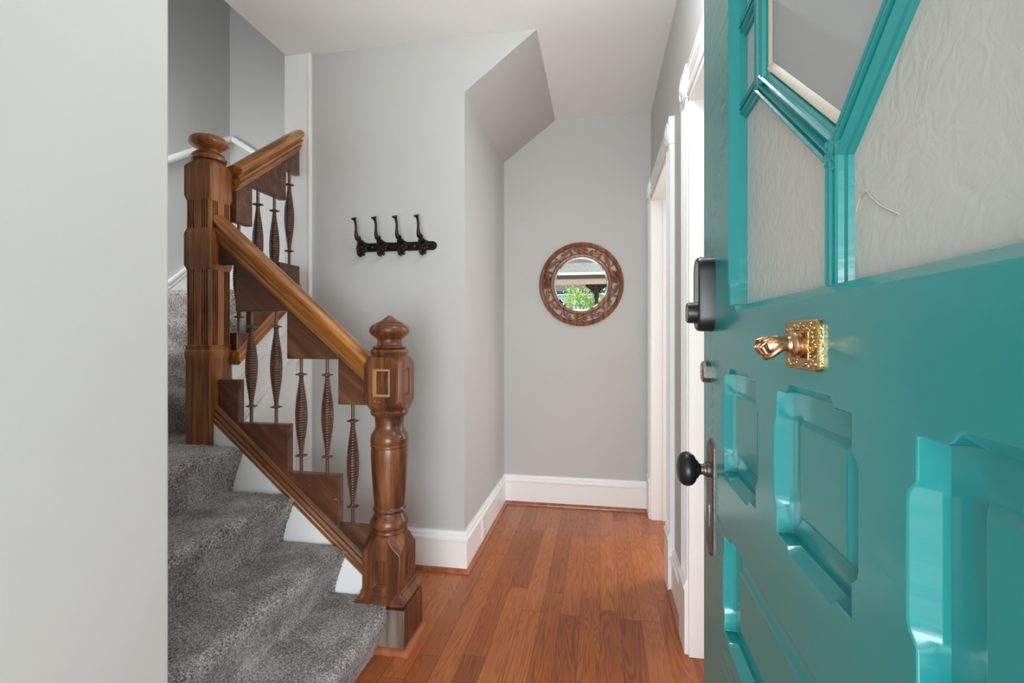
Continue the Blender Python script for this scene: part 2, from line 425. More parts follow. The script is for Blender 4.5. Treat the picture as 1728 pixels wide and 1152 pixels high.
# side room shell
bm = bmesh.new()
box(bm, XR + 0.15, 3.6, YF + 0.0, YF + 0.12, 0, ZC); box(bm, XR + 0.15, 3.6, -0.30, -0.18, 0, ZC)
box(bm, 3.5, 3.62, -0.2, 0.9, 0, ZC); box(bm, 3.5, 3.62, 2.7, YF, 0, ZC); box(bm, 3.5, 3.62, 0.9, 2.7, 0, 0.6); box(bm, 3.5, 3.62, 0.9, 2.7, 2.4, ZC)
struct(obj('wall_side_room', bm, 'room', smooth=0), 'pale walls of the side room', 'wall')

# baseboards
def base_profile():
    return [(0, 0), (0.016, 0), (0.016, 0.150), (0.022, 0.154), (0.022, 0.164), (0.014, 0.172), (0.014, 0.184), (0.008, 0.192), (0.008, 0.198), (0, 0.198)]
def shoe_profile():
    return [(0.016, 0)] + [(0.016 + 0.019 * math.cos(t), 0.019 * math.sin(t)) for t in [k * PI / 12 for k in range(7)]]
def sweep_wall(bm, prof, path, side):
    """path in XY, prof (out, up); side = +1 pushes to the left of travel; mitred corners"""
    P = [Vector(p) for p in path]
    rings = []
    for i, p in enumerate(P):
        d0 = (P[i] - P[i - 1]).normalized() if i else (P[1] - P[0]).normalized()
        d1 = (P[i + 1] - P[i]).normalized() if i < len(P) - 1 else d0
        n0 = Vector((-d0.y, d0.x)) * side; n1 = Vector((-d1.y, d1.x)) * side
        n = (n0 + n1) / (1 + n0.dot(n1))
        rings.append([(p.x + n.x * o, p.y + n.y * o, z) for o, z in prof])
    loft(bm, rings)
bm = bmesh.new(); sweep_wall(bm, base_profile(), [(-1.49, YH), (XH, YH), (XH, YF), (0.31, YF)], -1)
struct(obj('baseboard_left', bm, 'trim', smooth=30), 'tall white baseboard', 'baseboard')
bm = bmesh.new(); sweep_wall(bm, shoe_profile(), [(-1.49, YH), (XH, YH), (XH, YF), (0.31, YF)], -1)
struct(obj('trim_1', bm, 'shoe', smooth=30), 'reddish brown quarter round at the foot of the white baseboard', 'trim')
bm = bmesh.new(); sweep_wall(bm, base_profile(), [(XR, 1.98), (XR, 2.30)], 1)
struct(obj('baseboard_right', bm, 'trim', smooth=30), 'short white baseboard between the two openings', 'baseboard')
bm = bmesh.new(); sweep_wall(bm, shoe_profile(), [(XR, 1.995), (XR, 2.295)], 1)
struct(obj('trim_2', bm, 'shoe', smooth=30), 'short reddish quarter round between the openings', 'trim')

# door casings: fluted uprights, plinth blocks, corner blocks with a round boss, heads
def flute_profile(w):
    p = [(0, 0), (0.0, 0.018)]
    pts = [(0.0, 0.020), (0.010, 0.024), (0.018, 0.018), (0.030, 0.018), (0.036, 0.013), (0.050, 0.013), (0.056, 0.018),
           (w / 2, 0.020)]
    full = pts + [(w - a, b) for a, b in reversed(pts[:-1])]
    return [(0, 0)] + full + [(w, 0)]
def casing(n, y0, y1, label):
    w = 0.115
    root = bpy.data.objects.new('trim_%d' % n, None); COL.objects.link(root); root.location = (XR, (y0 + y1) / 2, 0)
    struct(root, label, 'trim')
    for ya in (y0 - w, y1):
        b = bmesh.new()
        prof = flute_profile(w)
        loft(b, [[(XR - o, ya + t, z) for t, o in prof] for z in (0.27, ZO)])
        obj('casing_upright', b, 'trim', root, 20)
        b = bmesh.new()
        pp = [(0, 0), (0.030, 0), (0.030, 0.235), (0.034, 0.240), (0.034, 0.250), (0.026, 0.262), (0.026, 0.27), (0, 0.27)]
        extr(b, [(XR - o, ya - 0.006, z) for o, z in pp], (0, w + 0.012, 0))
        obj('plinth_block', b, 'trim', root, 30, 0.002)
        b = bmesh.new()
        box(b, XR - 0.026, XR, ya - 0.004, ya + w + 0.004, ZO, ZO + 0.125)
        fl = lambda x, y, h, yc=ya + w / 2: (XR - 0.026 - h, yc + x, ZO + 0.062 + y)
        lathe(b, [(0.050, -0.001), (0.050, 0.004), (0.044, 0.007), (0.036, 0.002), (0.030, 0.002), (0.024, 0.008), (0.012, 0.012), (0.001, 0.013)], 0, 0, 24, fl=fl)
        obj('corner_block', b, 'trim', root, 30, 0.0015)
    b = bmesh.new()
    prof = flute_profile(w)
    loft(b, [[(XR - o, y, ZO + 0.004 + t) for t, o in prof] for y in (y0 + 0.004, y1 - 0.004)])
    obj('casing_head', b, 'trim', root, 20)
    b = bmesh.new()
    # jamb lining with a stop
    for s, y in ((1, y0), (-1, y1)):
        box(b, XR - 0.016, XR + 0.166, min(y, y + s * 0.02), max(y, y + s * 0.02), 0, ZO)
        box(b, XR + 0.055, XR + 0.10, min(y + s * 0.02, y + s * 0.032), max(y + s * 0.02, y + s * 0.032), 0, ZO - 0.02)
    box(b, XR - 0.016, XR + 0.166, y0, y1, ZO - 0.02, ZO)
    obj('jamb', b, 'trim', root, 0, 0.0015)
    return root
casing(3, *OPN[0], 'white fluted door casing nearest the green door')
casing(4, *OPN[1], 'white fluted door casing at the far end of the passage')
# casing round the front door inside
bm = bmesh.new()
box(bm, -0.84, -0.72, -0.03, -0.008, 0, 2.13); box(bm, -0.84, XR, -0.03, -0.004, 2.02, 2.15)
struct(obj('trim_5', bm, 'trim', smooth=0, bevel=0.003), 'white casing round the front door', 'trim')
# white corner board at the end of the hook wall
bm = bmesh.new()
box(bm, -1.640, -1.500, YH - 0.016, YH + 0.10, 0, ZC)
box(bm, -1.502, -1.488, YH - 0.022, YH + 0.0, 0, ZC)
struct(obj('trim_6', bm, 'trim', smooth=0, bevel=0.003), 'tall white corner board beside the hook wall', 'trim')
# white skirt on the outer stair wall
bm = bmesh.new()
def skirt(off0, off1, th):
    zl = lambda y: 1.55 + 0.80 * (y - 2.80)
    extr(bm, [(XL, 1.9, zl(1.9) + off0), (XL, YF, zl(YF) + off0), (XL, YF, zl(YF) + off1), (XL, 1.9, zl(1.9) + off1)], (th, 0, 0))
skirt(-0.50, 0.0, 0.014); skirt(-0.02, 0.0, 0.026); skirt(-0.055, -0.04, 0.020)
struct(obj('baseboard_stairwell', bm, 'trim', smooth=0), 'white sloped skirting along the outer stair wall', 'baseboard')

# ------------------------------------------------------------------ stairs
NX = [-0.770, -0.990, -1.215, -1.445]; NZ = [0.163, 0.348, 0.535, 0.718]
def fbm(p, s): return noise.fractal(Vector(p) * s, 1.0, 2.0, 3)
def carpet_surface(name, path, q0, q1, parent, flip=False, amp=1.0, step=0.0075):
    """path = [(h, z)]; extruded across q; flip -> h runs along Y"""
    pts = []
    for i in range(len(path) - 1):
        a, b = Vector(path[i]), Vector(path[i + 1])
        k = max(1, int((b - a).length / step))
        for j in range(k): pts.append(a.lerp(b, j / k))
    pts.append(Vector(path[-1]))
    # smooth the polyline so that noses are plump
    for _ in range(2):
        pts = [pts[0]] + [(pts[i - 1] + pts[i] * 2 + pts[i + 1]) / 4 for i in range(1, len(pts) - 1)] + [pts[-1]]
    m = int((q1 - q0) / step)
    b = bmesh.new(); R = []
    for i, p in enumerate(pts):
        d = (pts[min(i + 1, len(pts) - 1)] - pts[max(i - 1, 0)]).normalized()
        nrm = Vector((-d.y, d.x))
        if nrm.y < -0.3: nrm = -nrm
        row = []
        for j in range(m + 1):
            q = q0 + (q1 - q0) * j / m
            c = (q, p.x, p.y) if flip else (p.x, q, p.y)
            e = noise.noise(Vector(c) * 95) * 0.0030 + noise.noise(Vector(c) * 190) * 0.0022 + noise.noise(Vector(c) * 7) * 0.0012
            # pile rolls over at the free end
            edge = min((q1 - q), 0.02) / 0.02
            e = (e - 0.010 * (1 - edge) ** 2) * amp
            h, z = p.x + nrm.x * e, p.y + nrm.y * e
            row.append(b.verts.new((q, h, z) if flip else (h, q, z)))
        R.append(row)
    for i in range(len(R) - 1):
        for j in range(m):
            b.faces.new([R[i][j], R[i][j + 1], R[i + 1][j + 1], R[i + 1][j]])
    return obj(name, b, 'carpet', parent, 180)

stair = thing('staircase', 'carpeted staircase in grey pile rising from the wooden floor to the left', 'staircase', (-1.2, 1.3, 0))
def nose(path, n, z, s, back):
    """riser leaning under the nose, round nose, tread to back"""
    path += [(n + s * 0.040, z - 0.150), (n + s * 0.018, z - 0.085), (n + s * 0.002, z - 0.045), (n - s * 0.001, z - 0.022), (n + s * 0.008, z - 0.006), (n + s * 0.025, z), (back, z)]
for k in range(4):
    path = [(NX[k] - 0.045, 0.0 if k == 0 else NZ[k - 1] - 0.004)]
    back = NX[k + 1] - 0.046 if k < 3 else -1.9
    nose(path, NX[k], NZ[k], -1, back)
    carpet_surface('carpeted_step', path, 0.89, 1.757, stair, step=0.0065 if k < 3 else 0.009)
bm = bmesh.new(); box(bm, XL + 0.01, -1.9, 0.895, 1.95, 0.60, 0.716); box(bm, -1.9, -1.62, 1.757, 1.95, 0.6, 0.716)
obj('landing', bm, 'carpet', stair, 0)
for k, (y, z) in enumerate([(1.90, 0.90), (2.10, 1.08), (2.30, 1.26), (2.50, 1.44)]):
    path = [(y + 0.040, (0.716 if k == 0 else z - 0.184))]
    nose(path, y, z, 1, (y + 0.245) if k < 3 else YF - 0.01)
    carpet_surface('carpeted_step', path, XL + 0.015, -1.61, stair, True, step=0.012)
# solid core of the lower flight and white skirt board under the wooden string
bm = bmesh.new()
zl = lambda x: 0.249 + 0.862 * (-0.93 - x)
extr(bm, [(-0.890, 1.760, 0.0), (-0.890, 1.760, zl(-0.89)), (-1.575, 1.760, zl(-1.575)), (-1.575, 1.760, 0.0)], (0, 0.07, 0))
obj('white_skirt_board', bm, 'trim', stair, 0)
bm = bmesh.new()
zm = lambda y: 1.03 + 0.75 * (y - 1.843)
extr(bm, [(-1.60, 1.86, 0), (-1.60, YH - 0.02, 0), (-1.60, YH - 0.02, zm(YH)), (-1.60, 1.86, zm(1.86))], (0.03, 0, 0))
for o0, o1, th in ((-0.135, -0.115, 0.012), (-0.10, -0.09, 0.008), (-0.335, -0.30, 0.018), (-0.29, -0.28, 0.010)):
    extr(bm, [(-1.575, 1.84, zm(1.84) + o0), (-1.575, YH - 0.02, zm(YH - 0.02) + o0), (-1.575, YH - 0.02, zm(YH - 0.02) + o1), (-1.575, 1.84, zm(1.84) + o1)], (th + 0.005, 0, 0))
obj('white_side_panel', bm, 'trim', stair, 0)

# ---- railing parts
def half_profile(h):   # (half width, height fraction) -> closed section
    right = [(0.018, 0.0), (0.022, 0.012), (0.031, 0.018), (0.031, 0.028), (0.026, 0.032), (0.034, 0.042), (0.038, 0.052), (0.030, 0.060), (0.030, 0.066),
             (0.043, 0.076), (0.046, 0.088), (0.040, 0.101), (0.026, 0.110), (0.009, 0.114)]
    right = [(a, b * h / 0.114) for a, b in right]
    return right + [(-a, b) for a, b in reversed(right)]
def small_profile(h):
    right = [(0.030, 0.0), (0.036, 0.006), (0.036, 0.018), (0.031, 0.022), (0.034, 0.036), (0.028, 0.046), (0.030, 0.056), (0.024, 0.066), (0.020, 0.070)]
    right = [(a, b * h / 0.070) for a, b in right]
    return right + [(-a, b) for a, b in reversed(right)]

def baluster_mesh(H):
    b = bmesh.new()
    s = H / 0.46
    P = [(0.0068, 0), (0.0068, 0.060), (0.010, 0.062), (0.0235, 0.0665), (0.0235, 0.0690), (0.010, 0.073), (0.0085, 0.078)]
    z0, z1 = 0.080, 0.385; n = 30
    for i in range(n):
        t = (i + 0.5) / n; r = 0.0085 + 0.0155 * math.sin(PI * t) ** 1.35
        h = z0 + (z1 - z0) * t; q = (z1 - z0) / n
        P += [(r - 0.0012, h - q * 0.45), (r + 0.0006, h - q * 0.2), (r + 0.0006, h + q * 0.2), (r - 0.0012, h + q * 0.42)]
    P += [(0.0085, 0.387), (0.010, 0.391), (0.0235, 0.3950), (0.0235, 0.3975), (0.010, 0.402), (0.0068, 0.404), (0.0068, 0.46)]
    lathe(b, [(r, h * s) for r, h in P], 0, 0, 16)
    bmesh.ops.recalc_face_normals(b, faces=b.faces)
    me = bpy.data.meshes.new('baluster'); b.to_mesh(me); b.free(); me.materials.append(M['baluster'])
    me.polygons.foreach_set('use_smooth', [True] * len(me.polygons)); me.set_sharp_from_angle(angle=math.radians(40))
    return me
BAL = baluster_mesh(0.462)
def put_baluster(parent, x, y, z, s=1.0):
    o = bpy.data.objects.new('baluster', BAL); COL.objects.link(o)
    o.parent = parent; o.location = Vector((x, y, z)) - parent.location; o.scale = (1, 1, s)

def octo(cx, cy, h, c, z):
    q = [(h, -h + c), (h, h - c), (h - c, h), (-h + c, h), (-h, h - c), (-h, -h + c), (-h + c, -h), (h - c, -h)]
    return [(cx + a, cy + b, z) for a, b in q]

rl = thing('stair_railing', 'lower orange brown stair railing with tall turned newel at the floor', 'railing', (-1.2, 1.80, 0))
# newel at the floor
NXc, NYc = -0.812, 1.793
bm = bmesh.new()
S = 0.0735
def shrink(f, w, h, depth):
    """inset a face to w x h about its centre, then sink it"""
    bmesh.ops.inset_individual(bm, faces=[f], thickness=0.012, depth=0.0)
    c = f.calc_center_median(); n = f.normal.copy(); side = Vector((-n.y, n.x, 0)).normalized()
    out = []
    for v in f.verts:
        d = v.co - c; v.co = c + side * math.copysign(w / 2, d.dot(side)) + Vector((0, 0, math.copysign(h / 2, d.z)))
    if depth: bmesh.ops.inset_individual(bm, faces=[f], thickness=0.0012, depth=-depth)
rings = [octo(NXc, NYc, h, c, z) for h, c, z in [
    (0.052, 0.030, 1.098), (0.0715, 0.036, 1.084), (S, 0.018, 1.068), (S, 0.004, 1.058), (S, 0.004, 0.918), (S, 0.016, 0.908), (0.070, 0.034, 0.886), (0.058, 0.034, 0.868)]]
RR = loft(bm, rings)
# sink a panel in the four main faces
bm.faces.ensure_lookup_table()
main = [f for f in bm.faces if len(f.verts) == 4 and abs(f.normal.z) < 0.3 and f.calc_area() > 0.010]
bmesh.ops.recalc_face_normals(bm, faces=bm.faces)
for f in main:
    shrink(f, 0.066, 0.106, 0.0)
    r2 = bmesh.ops.inset_individual(bm, faces=[f], thickness=0.0015, depth=-0.009)
    r3 = bmesh.ops.inset_individual(bm, faces=[f], thickness=0.0115, depth=0.0)
    if f.normal.y < -0.8:
        for g in r3['faces']: g.material_index = 1
        for g in r2['faces']: g.material_index = 1
    bmesh.ops.inset_individual(bm, faces=[f], thickness=0.002, depth=0.004)
np_ = obj('newel_post', bm, ['newel', 'worn'], rl, 30, 0.0015)
bm = bmesh.new()
lathe(bm, [(0.055, 1.080), (0.071, 1.098), (0.073, 1.106), (0.070, 1.114), (0.058, 1.117), (0.066, 1.121), (0.062, 1.126), (0.050, 1.130), (0.046, 1.140), (0.048, 1.152), (0.054, 1.158),
           (0.062, 1.164), (0.072, 1.172), (0.0765, 1.182), (0.0775, 1.1875), (0.0765, 1.189), (0.0765, 1.193), (0.072, 1.203), (0.062, 1.211), (0.050, 1.216), (0.051, 1.2185), (0.040, 1.222), (0.026, 1.230), (0.014, 1.240), (0.008, 1.245), (0.001, 1.246)], NXc, NYc, 40)
obj('finial', bm, 'newel', np_, 30)
bm = bmesh.new()
prof = [(0.060, 0.886), (0.069, 0.880), (0.0735, 0.870), (0.070, 0.860), (0.060, 0.855), (0.057, 0.850), (0.056, 0.838), (0.054, 0.820), (0.055, 0.808), (0.061, 0.796), (0.069, 0.786), (0.0735, 0.770), (0.0735, 0.754),
        (0.071, 0.748), (0.0735, 0.744), (0.0735, 0.738), (0.070, 0.733), (0.0715, 0.715), (0.071, 0.690), (0.068, 0.630), (0.063, 0.560), (0.059, 0.515), (0.0575, 0.505), (0.062, 0.500), (0.064, 0.494), (0.061, 0.487), (0.0575, 0.482),
        (0.060, 0.474), (0.066, 0.464), (0.0735, 0.450), (0.075, 0.440), (0.072, 0.430), (0.063, 0.424), (0.069, 0.418), (0.070, 0.410), (0.062, 0.402), (0.060, 0.388)]
lathe(bm, prof, NXc, NYc, 40)
obj('turned_shaft', bm, 'newel', np_, 30)
bm = bmesh.new()
S = 0.078
rings = [octo(NXc, NYc, h, c, z) for h, c, z in [
    (0.058, 0.034, 0.412), (0.074, 0.046, 0.395), (S, 0.034, 0.370), (S, 0.008, 0.345), (S, 0.004, 0.340), (S, 0.004, 0.195)]]
loft(bm, rings)
bmesh.ops.recalc_face_normals(bm, faces=bm.faces)
main = [f for f in bm.faces if len(f.verts) == 4 and abs(f.normal.z) < 0.3 and f.calc_area() > 0.015]
for f in main:
    shrink(f, 0.068, 0.105, 0.0)
    bmesh.ops.inset_individual(bm, faces=[f], thickness=0.004, depth=-0.006)
    bmesh.ops.inset_individual(bm, faces=[f], thickness=0.006, depth=0.0)
    bmesh.ops.inset_individual(bm, faces=[f], thickness=0.003, depth=-0.006)
obj('panelled_base', bm, 'newel', np_, 30, 0.0015)
bm = bmesh.new()
loft(bm, [octo(NXc, NYc, h, 0.002, z) for h, z in [(0.079, 0.205), (0.082, 0.200), (0.082, 0.192), (0.087, 0.182), (0.096, 0.172), (0.099, 0.166), (0.099, 0.160), (0.096, 0.157), (0.094, 0.155)]])
loft(bm, [octo(-0.800, 1.776, 0.0945, 0.003, z) for z in (0.157, 0.0)])
for f in bm.faces:
    if f.calc_center_median().z < 0.156 and f.normal.y < -0.5: f.material_index = 1
bm.normal_update()
for f in bm.faces:
    c = f.calc_center_median()
    if c.z < 0.12 and c.y < 1.70: f.material_index = 1
obj('plinth', bm, ['newel', 'greywood'], np_, 30, 0.0015)
bm = bmesh.new(); q = [(o - 0.016, z) for o, z in shoe_profile()]
sweep_wall(bm, q, [(-0.83, 1.6815), (-0.7055, 1.6815), (-0.7055, 1.8705)], -1)
obj('shoe_moulding', bm, 'shoe', np_, 30)

# landing newel
MX, MY = -1.632, 1.800; S = 0.0635
bm = bmesh.new()
loft(bm, [octo(MX, MY, h, c, z) for h, c, z in [(S * 0.94, 0.004, 0.700), (S * 0.94, 0.004, 1.120), (S, 0.004, 1.128)]])
def fluted(z0, z1, s):
    q = []
    for k in range(4):
        e = []
        e.append((s - 0.010, -s))
        for base in (0.020, -0.044):
            for j in range(3):
                x = base + 0.027 - j * 0.0105
                e += [(x, -s), (x - 0.001, -s + 0.008), (x - 0.0065, -s + 0.008), (x - 0.0075, -s)]
        e.append((-s + 0.010, -s))
        e = list(reversed(e))
        a = k * PI / 2
        q += [(x * math.cos(a) - y * math.sin(a), x * math.sin(a) + y * math.cos(a)) for x, y in e]
    extr(bm, [(MX + x, MY + y, z0) for x, y in q], (0, 0, z1 - z0))
fluted(1.118, 1.452, S - 0.004)
loft(bm, [octo(MX, MY, h, c, z) for h, c, z in [(S - 0.004, 0.009, 1.440), (S, 0.003, 1.462), (S, 0.003, 1.590), (S - 0.004, 0.009, 1.612)]])
loft(bm, [octo(MX, MY, h, c, z) for h, c, z in [(S - 0.004, 0.009, 1.110), (S, 0.003, 1.100), (S * 0.97, 0.003, 1.08), (S * 0.94, 0.003, 1.07)]])
fluted(1.605, 1.735, S - 0.004)
loft(bm, [octo(MX, MY, h, c, z) for h, c, z in [(S - 0.004, 0.009, 1.728), (S, 0.004, 1.750), (S, 0.004, 1.870), (S, 0.010, 1.875), (0.050, 0.028, 1.902), (0.050, 0.028, 1.905)]])
n2 = obj('newel_post', bm, 'newel_b', rl, 30, 0.001)
n2['label'] = 'taller square fluted newel at the landing'
bm = bmesh.new()
lathe(bm, [(0.050, 1.898), (0.066, 1.904), (0.069, 1.913), (0.065, 1.922), (0.056, 1.925), (0.060, 1.930), (0.054, 1.935), (0.044, 1.940), (0.042, 1.948), (0.050, 1.957),
           (0.064, 1.965), (0.0735, 1.975), (0.0745, 1.984), (0.071, 1.994), (0.062, 2.002), (0.048, 2.007), (0.034, 2.009), (0.022, 2.015), (0.010, 2.019), (0.001, 2.020)], MX, MY, 36)
obj('finial', bm, 'newel_b', n2, 30)

# handrail and string of the lower flight
zb = lambda x: 0.985 + 0.862 * (-0.908 - x)
bm = bmesh.new(); pf = half_profile(0.118)
loft(bm, [[(x, 1.80 + a, zb(x) + b) for a, b in pf] for x in (-0.878, -1.572)])
hr = obj('handrail', bm, 'rail', rl, 25)
bm = bmesh.new(); pf = small_profile(0.078)
loft(bm, [[(x, 1.795 + a, zl(x) + b) for a, b in pf] for x in (-0.880, -1.572)])
obj('string_moulding', bm, 'string', rl, 25)
# stepped blocks on the string
zs = lambda x: zl(x) + 0.055
def slab_poly(pts, name, mat, parent, y0=1.782, th=0.036):
    b = bmesh.new(); extr(b, [(x, y0, z) for x, z in pts], (0, th, 0)); return obj(name, b, mat, parent, 0, 0.004, 3)
Q = [(-1.475, 0.984), (-1.247, 0.806), (-1.022, 0.611), (-0.876, 0.415)]
xl = -1.572
for x, z in Q:
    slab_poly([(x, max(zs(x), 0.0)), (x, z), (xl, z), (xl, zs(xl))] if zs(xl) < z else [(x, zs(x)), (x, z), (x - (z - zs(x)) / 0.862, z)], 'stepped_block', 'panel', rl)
    xl = x
P = [(-1.572, 1.4636), (-1.489, 1.267), (-1.253, 1.073), (-1.0265, 0.893)]
for k, (x, z) in enumerate(P):
    x2 = P[k + 1][0] if k < 3 else -0.880
    zt = lambda q: zb(q) + 0.02
    if zt(x2) > z: pts = [(x, z), (x2, z), (x2, zt(x2)), (x, zt(x))]
    else: pts = [(x, z), (x + (zt(x) - z) / 0.862, z), (x, zt(x))]
    slab_poly(pts, 'hanging_block', 'panel', rl)
for x, z, s in ((-1.428, 0.806, 1), (-1.313, 0.806, 1), (-1.199, 0.611, 1), (-1.083, 0.611, 1), (-0.9716, 0.415, 0.478 / 0.462)):
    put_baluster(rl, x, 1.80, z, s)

# upper railing
ru = thing('stair_railing', 'upper short stair railing rising from the landing newel to the white corner board', 'railing', (-1.565, 2.1, 0.9))
XU = -1.567
zu = lambda y: 1.774 + 0.76 * (y - 1.835)
bm = bmesh.new(); pf = half_profile(0.112)
loft(bm, [[(XU + a, y, zu(y) + b) for a, b in pf] for y in (1.86, 2.312)])
obj('handrail', bm, 'rail_b', ru, 25)
bm = bmesh.new(); pf = small_profile(0.062)
loft(bm, [[(XU + a, y, zm(y) - 0.002 + b) for a, b in pf] for y in (1.86, 2.312)])
obj('string_moulding', bm, 'rail_b', ru, 25)
def slab_y(pts, name, parent, x0=-1.585, th=0.036):
    b = bmesh.new(); extr(b, [(x0, y, z) for y, z in pts], (th, 0, 0)); return obj(name, b, 'panel', parent, 0, 0.004, 3)
zmt = lambda y: zm(y) + 0.045
slab_y([(1.862, zmt(1.862)), (1.958, zmt(1.958)), (1.958, 1.18), (1.862, 1.18)], 'stepped_block', ru)
slab_y([(1.96, zmt(1.96)), (2.148, zmt(2.148)), (2.148, 1.355), (1.96, 1.355)], 'stepped_block', ru)
slab_y([(2.15, zmt(2.15)), (2.311, zmt(2.311)), (2.311, 1.53), (2.15, 1.53)], 'stepped_block', ru)
zut = lambda y: zu(y) + 0.02
slab_y([(1.862, 1.66), (1.96, 1.66), (1.96, zut(1.96)), (1.862, zut(1.862))], 'hanging_block', ru)
slab_y([(1.962, 1.845), (2.20, 1.845), (2.20, zut(2.20)), (1.962, zut(1.962))], 'hanging_block', ru)
slab_y([(2.202, 2.005), (2.311, 2.005), (2.311, zut(2.311)), (2.202, zut(2.202))], 'hanging_block', ru)
for y, z, zt in ((1.896, 1.18, 1.66), (2.017, 1.355, 1.845), (2.134, 1.355, 1.845), (2.249, 1.53, 2.005)):
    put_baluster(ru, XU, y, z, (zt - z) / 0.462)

# white wall rail
wr = thing('wall_handrail', 'round white handrail with an elbow on the shaded stair wall', 'handrail', (-2.78, 3.2, 2.5))
bm = bmesh.new()
zr = lambda y: 2.325 + 0.65 * (y - 2.74)
tube(bm, [(-2.775, 1.9, zr(1.9)), (-2.775, 2.74, zr(2.74)), (-2.775, 3.255, zr(3.255)), (-2.765, 3.276, zr(3.265)), (-2.745, 3.278, zr(3.25)), (-2.496, 3.278, 2.50), (-2.0, 3.278, 2.18)], 0.023, 14)
obj('rail', bm, 'trim', wr, 60)
for p in ((-2.84, 2.3, zr(2.3)), (-2.84, 3.1, zr(3.1))):
    bm = bmesh.new(); tube(bm, [p, (p[0] + 0.04, p[1], p[2] - 0.02), (p[0] + 0.065, p[1], p[2] - 0.005)], [0.016, 0.008, 0.008], 10)
    obj('bracket', bm, 'trim', wr, 60)

# ------------------------------------------------------------------ green front door
OD = Vector((0.1857, 0.9277)); DD = Vector((-0.015, -0.9999)); DN = Vector((-0.9999, 0.015))
def DP(s, n, z):
    """s along the door from the latch edge, n out of its face, z up"""
    p = OD + DD * s + DN * n
    return Vector((p.x, p.y, z))
door = bpy.data.objects.new('door_1', None); COL.objects.link(door); door.location = DP(0.46, 0, 0.0)
struct(door, 'glossy teal green front door standing open with textured glass and sunk panels', 'door')
DWID, DH, TH = 0.935, 2.0, 0.045
HOLES = []
for s0, s1 in ((0.1555, 0.312), (0.384, 0.541), (0.617, 0.775)): HOLES.append((s0, s1, 0.966, 1.113, 0.016))
HOLES.append((0.1555, 0.775, 0.728, 0.870, 0.016))
for s0, s1 in ((0.1555, 0.43), (0.50, 0.775)): HOLES.append((s0, s1, 0.14, 0.63, 0.016))
GLZ = (0.190, 0.748, 1.212, 1.862)
bm = bmesh.new()
V = lambda s, n, z: bm.verts.new(DP(s, n, z))
outer = [V(0, 0, 0.012), V(DWID, 0, 0.012), V(DWID, 0, DH), V(0, 0, DH)]
outb = [V(0, -TH, 0.012), V(DWID, -TH, 0.012), V(DWID, -TH, DH), V(0, -TH, DH)]
loops = [outer]; loopb = [outb]
for i in range(4): bm.faces.new([outer[i], outer[(i + 1) % 4], outb[(i + 1) % 4], outb[i]])
def hole_loops(s0, s1, z0, z1, depth, c=0.0095, c1=0.011):
    """stopped chamfers with curved ends on all four sides of the opening"""
    surf, low = [], []
    cn = [(s0, z0), (s1, z0), (s1, z1), (s0, z1)]
    outn = [(0, -1), (1, 0), (0, 1), (-1, 0)]
    for k in range(4):
        a, b = Vector(cn[k]), Vector(cn[(k + 1) % 4]); o = Vector(outn[k])
        L_ = (b - a).length; d = (b - a) / L_
        e = min(0.024, L_ * 0.18); t = 0.013
        surf.append((a, 0)); low.append(a)
        ks = [(e, 0), (e + t * 0.35, 0.25), (e + t * 0.75, 0.85), (e + t * 1.15, 1.0)]
        seq = ks + [(L_ - x, y) for x, y in reversed(ks)]
        for x, y in seq:
            p = a + d * x
            surf.append((p + o * c * y, 0)); low.append(p)
    return surf, low
for (s0, s1, z0, z1, dp) in HOLES:
    sf, lw = hole_loops(s0, s1, z0, z1, dp)
    A = [V(p.x, 0, p.y) for p, _ in sf]
    Bv = [V(p.x, -0.0125, p.y) for p in lw]
    Cc = [V(p.x, -dp - 0.014, p.y) for p in lw]
    n = len(A)
    for i in range(n):
        j = (i + 1) % n
        bm.faces.new([A[i], A[j], Bv[j], Bv[i]]); bm.faces.new([Bv[i], Bv[j], Cc[j], Cc[i]])
    loops.append(A)
s0, s1, z0, z1 = GLZ
sf, lw = hole_loops(s0, s1, z0, z1, TH)
A = [V(p.x, 0, p.y) for p, _ in sf]; Bv = [V(p.x, -0.0125, p.y) for p in lw]; Cc = [V(p.x, -TH, p.y) for p in lw]
n = len(A)
for i in range(n):
    j = (i + 1) % n
    bm.faces.new([A[i], A[j], Bv[j], Bv[i]]); bm.faces.new([Bv[i], Bv[j], Cc[j], Cc[i]])
loops.append(A); loopb.append(Cc)
grid_fill(bm, loops); grid_fill(bm, loopb)
obj('door_slab', bm, 'teal', door, 25, 0.0012, 2)
for (s0, s1, z0, z1, dp) in HOLES:
    b = bmesh.new()
    f0, f1 = 0.036, 0.031
    if s1 - s0 > 0.3: f0 = 0.05
    q_ = 0.0015; o = [(s0 - q_, z0 - q_), (s1 + q_, z0 - q_), (s1 + q_, z1 + q_), (s0 - q_, z1 + q_)]
    i1 = [(s0 + f0, z0 + f1), (s1 - f0 * 0.75, z0 + f1), (s1 - f0 * 0.75, z1 - f1), (s0 + f0, z1 - f1)]
    mk = lambda pts, nn: [b.verts.new(DP(p[0], nn, p[1])) for p in pts]
    i0 = [(p[0] + (0.006 if k in (1, 2) else -0.006), p[1] + (-0.006 if k in (0, 1) else 0.006)) for k, p in enumerate(i1)]
    R = [mk(o, -dp - 0.010), mk(o, -dp - 0.001), mk(i0, -dp + 0.001), mk(i1, -dp + 0.0065)]
    for k in range(3):
        for i in range(4):
            j = (i + 1) % 4; b.faces.new([R[k][i], R[k][j], R[k + 1][j], R[k + 1][i]])
    b.faces.new(R[3]); b.faces.new(list(reversed(R[0])))
    obj('sunk_panel', b, 'teal', door, 20, 0.0015, 2)
